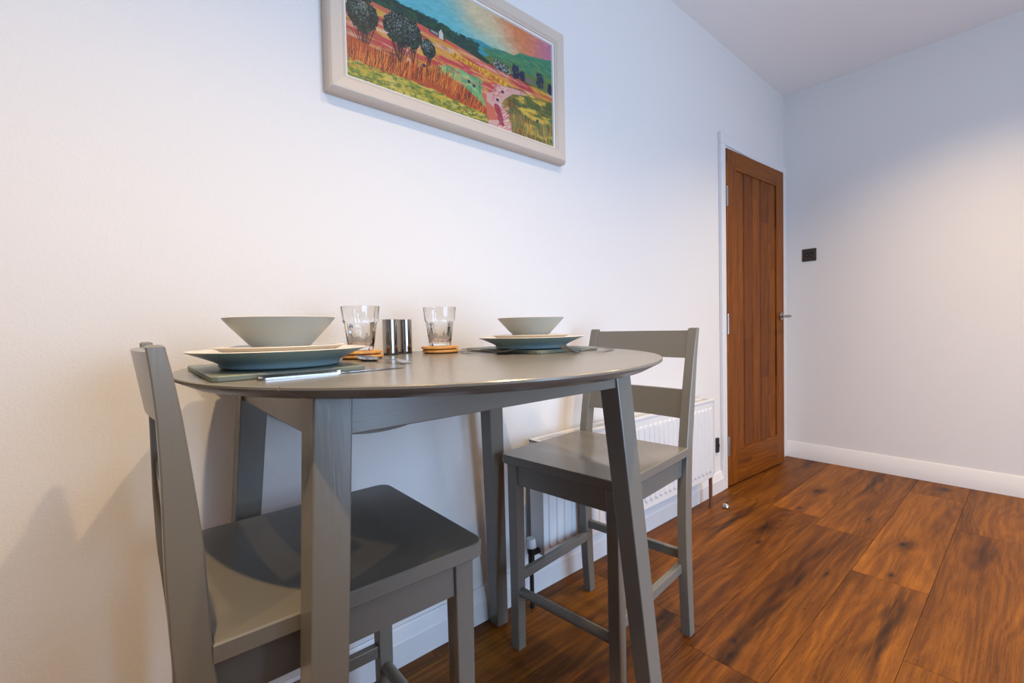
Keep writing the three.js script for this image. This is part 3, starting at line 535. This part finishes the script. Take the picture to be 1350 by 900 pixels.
  // tall rust-coloured grass, then lawn
  poly([[0, 0.29], [0.1, 0.27], [0.2, 0.245], [0.34, 0.27], [0.42, 0.28], [0.52, 0.22], [0.6, 0.13], [0.6, 0.06], [0.3, 0.08], [0, 0.05]], 'rgb(178,78,36)');
  for (let i = 0; i < 900; i++) { const u = rr(0, 0.58), b = 0.05 + 0.1 * Math.min(1, u / 0.3) * (1 - sst(0.35, 0.6, u)) + rr(0, 0.07), hgt = rr(0.06, 0.16) * (1 - 0.5 * sst(0.4, 0.6, u)); line(u, b, u + rr(0, 0.02), b + hgt, rr(1.5, 4), col([[196, 70, 28], [226, 120, 40], [120, 40, 24], [70, 30, 24], [236, 160, 60]][Math.floor(rnd() * 5)], 0.85)); }
  poly([[0, 0.07], [0.1, 0.1], [0.2, 0.13], [0.33, 0.12], [0.45, 0.1], [0.6, 0.08], [0.58, 0], [0, 0]], 'rgb(168,170,54)');
  for (let i = 0; i < 900; i++) { const u = rr(0, 0.6), v = rr(0, 0.13 - 0.06 * sst(0.3, 0.6, u)); dab(u, v, rr(0.004, 0.016), rr(0.004, 0.012), col([[190, 170, 52], [112, 134, 44], [206, 178, 60], [92, 112, 46], [214, 196, 104], [150, 110, 40]][Math.floor((0.6 * fbm(u * 12, v * 16, 71, 2) + 0.4 * rnd()) * 5.99)], 0.6)); }
  for (let i = 0; i < 330; i++) { const u = rr(0.74, 1), b = rr(-0.02, 0.12); line(u, b, u + rr(-0.03, 0.02), b + rr(0.06, 0.16), rr(1.2, 3), col([[214, 150, 60], [236, 196, 90], [150, 70, 40], [90, 150, 110], [70, 110, 60]][Math.floor(rnd() * 5)], 0.85)); }
  // fence posts with wire
  line(0.566, 0.24, 0.566, 0.36, 4, 'rgb(40,36,30)'); line(0.755, 0.24, 0.755, 0.35, 5, 'rgb(74,28,28)'); line(0.73, 0.2, 0.73, 0.3, 5, 'rgb(60,26,26)');
  for (const u of [0.8, 0.85, 0.9, 0.96]) line(u, 0.31, u, 0.42, 2.5, 'rgb(60,52,30)');
  line(0.79, 0.38, 1, 0.33, 1.5, 'rgb(70,60,36)'); line(0.79, 0.41, 1, 0.37, 1.5, 'rgb(70,60,36)');
  for (const [u, v] of [[0.51, 0.31], [0.535, 0.29], [0.3, 0.29], [0.66, 0.25], [0.69, 0.34], [0.9, 0.2]]) dab(u, v, 0.008, 0.014, 'rgb(44,52,84)');
  const tex = new THREE.CanvasTexture(cv); tex.colorSpace = THREE.SRGBColorSpace; tex.anisotropy = 8;
  const pg = new THREE.PlaneGeometry(w - 0.112, h - 0.112); pg.translate(w / 2, h / 2, 0.0146);
  part('painting', pg, std({ map: tex, color: rgb(0.8, 0.78, 0.76), roughness: 0.42 }), f, 'bright painted fields, trees and a winding path');
  part('backing_board', rb(0.02, w - 0.02, 0.02, h - 0.02, 0.002, 0.0135, 0), M.slip, f);
}
// ------------------------------------------------------------ radiator
{
  const X0 = 1.085, X1 = 2.352, Y0 = 0.165, Y1 = 0.577, ZF = 0.1, ZB = 0.032;
  const r = thing('radiator', 'white ribbed panel radiator under the picture wall', 'radiator', [0, 0, 0]);
  const geos = [rb(X0 + 0.004, X1 - 0.004, Y0, Y1 - 0.012, ZF - 0.012, ZF - 0.004, 0.003)];
  const pitch = 0.0395, n = Math.floor((X1 - X0 - 0.03) / pitch), off = (X1 - X0 - n * pitch) / 2;
  const ribShape = (hw, hh) => { const s = new THREE.Shape(); s.moveTo(-hw, -hh + hw); s.absarc(0, -hh + hw, hw, Math.PI, 2 * Math.PI, false); s.lineTo(hw, hh - hw); s.absarc(0, hh - hw, hw, 0, Math.PI, false); s.closePath(); return s; };
  const rib = new THREE.ExtrudeGeometry(ribShape(0.0095, (Y1 - Y0) / 2 - 0.042), { depth: 0.001, bevelEnabled: true, bevelThickness: 0.0055, bevelSize: 0.006, bevelSegments: 3, curveSegments: 6 });
  for (let i = 0; i < n; i++) { const g = rib.clone(); g.translate(X0 + off + (i + 0.5) * pitch, (Y0 + Y1) / 2 - 0.006, ZF - 0.0055); geos.push(g); }
  part('front_panel', geos, M.enamel, r);
  part('rear_panel', rb(X0 + 0.004, X1 - 0.004, Y0, Y1 - 0.012, ZB, ZB + 0.01, 0.003), M.enamel, r);
  for (const x of [X0, X1 - 0.0025]) part('side_cover', rb(x, x + 0.0025, Y0 + 0.012, Y1 - 0.004, ZB, ZF - 0.002, 0.001), M.enamel, r);
  part('top_frame', [rb(X0, X1, Y1 - 0.014, Y1, ZF - 0.014, ZF - 0.001, 0.003), rb(X0, X1, Y1 - 0.014, Y1, ZB - 0.002, ZB + 0.01, 0.003), rb(X0, X0 + 0.016, Y1 - 0.01, Y1 - 0.001, ZB, ZF - 0.005, 0.002), rb(X1 - 0.016, X1, Y1 - 0.01, Y1 - 0.001, ZB, ZF - 0.005, 0.002)], M.enamel, r);
  const slats = []; for (let x = X0 + 0.022; x < X1 - 0.02; x += 0.0095) slats.push(rb(x, x + 0.0052, Y1 - 0.008, Y1 - 0.0045, ZB + 0.008, ZF - 0.012, 0));
  const gr = part('top_grille', slats, M.enamel, r); gr.userData.kind = 'stuff';
  part('convector', rb(X0 + 0.03, X1 - 0.03, Y0 + 0.03, Y1 - 0.05, 0.052, 0.078, 0), M.enamel, r);
  for (const x of [1.3, 2.14]) part('wall_bracket', rb(x, x + 0.03, 0.22, 0.52, 0.0005, ZB, 0.001), M.enamel, r);
  // thermostatic valve at the window end, plain pipe at the door end
  const v = part('valve', [cyl(0.011, 0.045, 20).translate(1.05, 0.178, 0.07), cyl(0.01, 0.05, 20).rotateZ(Math.PI / 2).translate(1.068, 0.19, 0.07), cyl(0.014, 0.02, 20).translate(1.05, 0.203, 0.07)], M.black, r, 'black valve body');
  part('valve_cap', [cyl(0.0175, 0.03, 28, 0.015).translate(1.05, 0.228, 0.07)], M.enamel, v, 'white valve cap');
  part('pipe', cyl(0.0075, 0.156, 18).translate(1.05, 0.078, 0.07), M.black, r, 'dark feed pipe');
  part('pipe', [cyl(0.009, 0.17, 18).translate(2.335, 0.085, 0.083)], M.copper, r, 'brown feed pipe');
}
// ------------------------------------------------------------ small fittings
{
  const p = thing('switch_plate', 'square dark metal switch plate with two rockers on end wall', 'switch', [ROOM.x1, 1.4355, 0.1605]);
  part('plate', rb(-0.006, 0, -0.043, 0.043, -0.043, 0.043, 0.002), M.bronze, p);
  for (const z of [-0.012, 0.012]) { const k = part('rocker', rb(-0.0085, -0.0055, -0.012, 0.016, z - 0.0105, z + 0.0105, 0.001), M.black, p); part('rocker_mark', rb(-0.0092, -0.0084, -0.004, 0.0, z - 0.005, z + 0.005, 0), M.brushed, k); }
  const b = thing('wall_plate', 'narrow black plate on wall between radiator and door frame', 'wall plate', [2.582, 0.272, 0]);
  part('cover', rb(-0.014, 0.014, -0.042, 0.042, 0.0005, 0.012, 0.002), M.black, b);
  part('toggle', rb(-0.005, 0.005, -0.012, 0.008, 0.011, 0.018, 0.001), M.bronze, b);
  const s = thing('door_stop', 'small chrome floor door stop with black rubber pad', 'door stop', [2.385, 0, 0.14], 0.4);
  part('dome', lathe([[0, 0.024], [0.007, 0.023], [0.013, 0.018], [0.017, 0.008], [0.018, 0], [0, 0]], 28), M.chrome, s);
  part('rubber_pad', clean(cyl(0.009, 0.007, 20).rotateZ(Math.PI / 2).translate(0.016, 0.014, 0)), M.black, s);
  // the counter that the camera looks over
  const k = thing('kitchen_counter', 'kitchen base units with dark worktop behind the viewpoint', 'counter', [0, 0, 0]);
  part('cabinet_body', rb(-2.3, 0.5, 0, 0.87, 1.34, 1.92, 0.003), M.cupboard, k);
  part('worktop', rb(-2.32, 0.52, 0.87, 0.905, 1.31, 1.95, 0.004), M.worktop, k);
}
renderer.render(scene, camera);
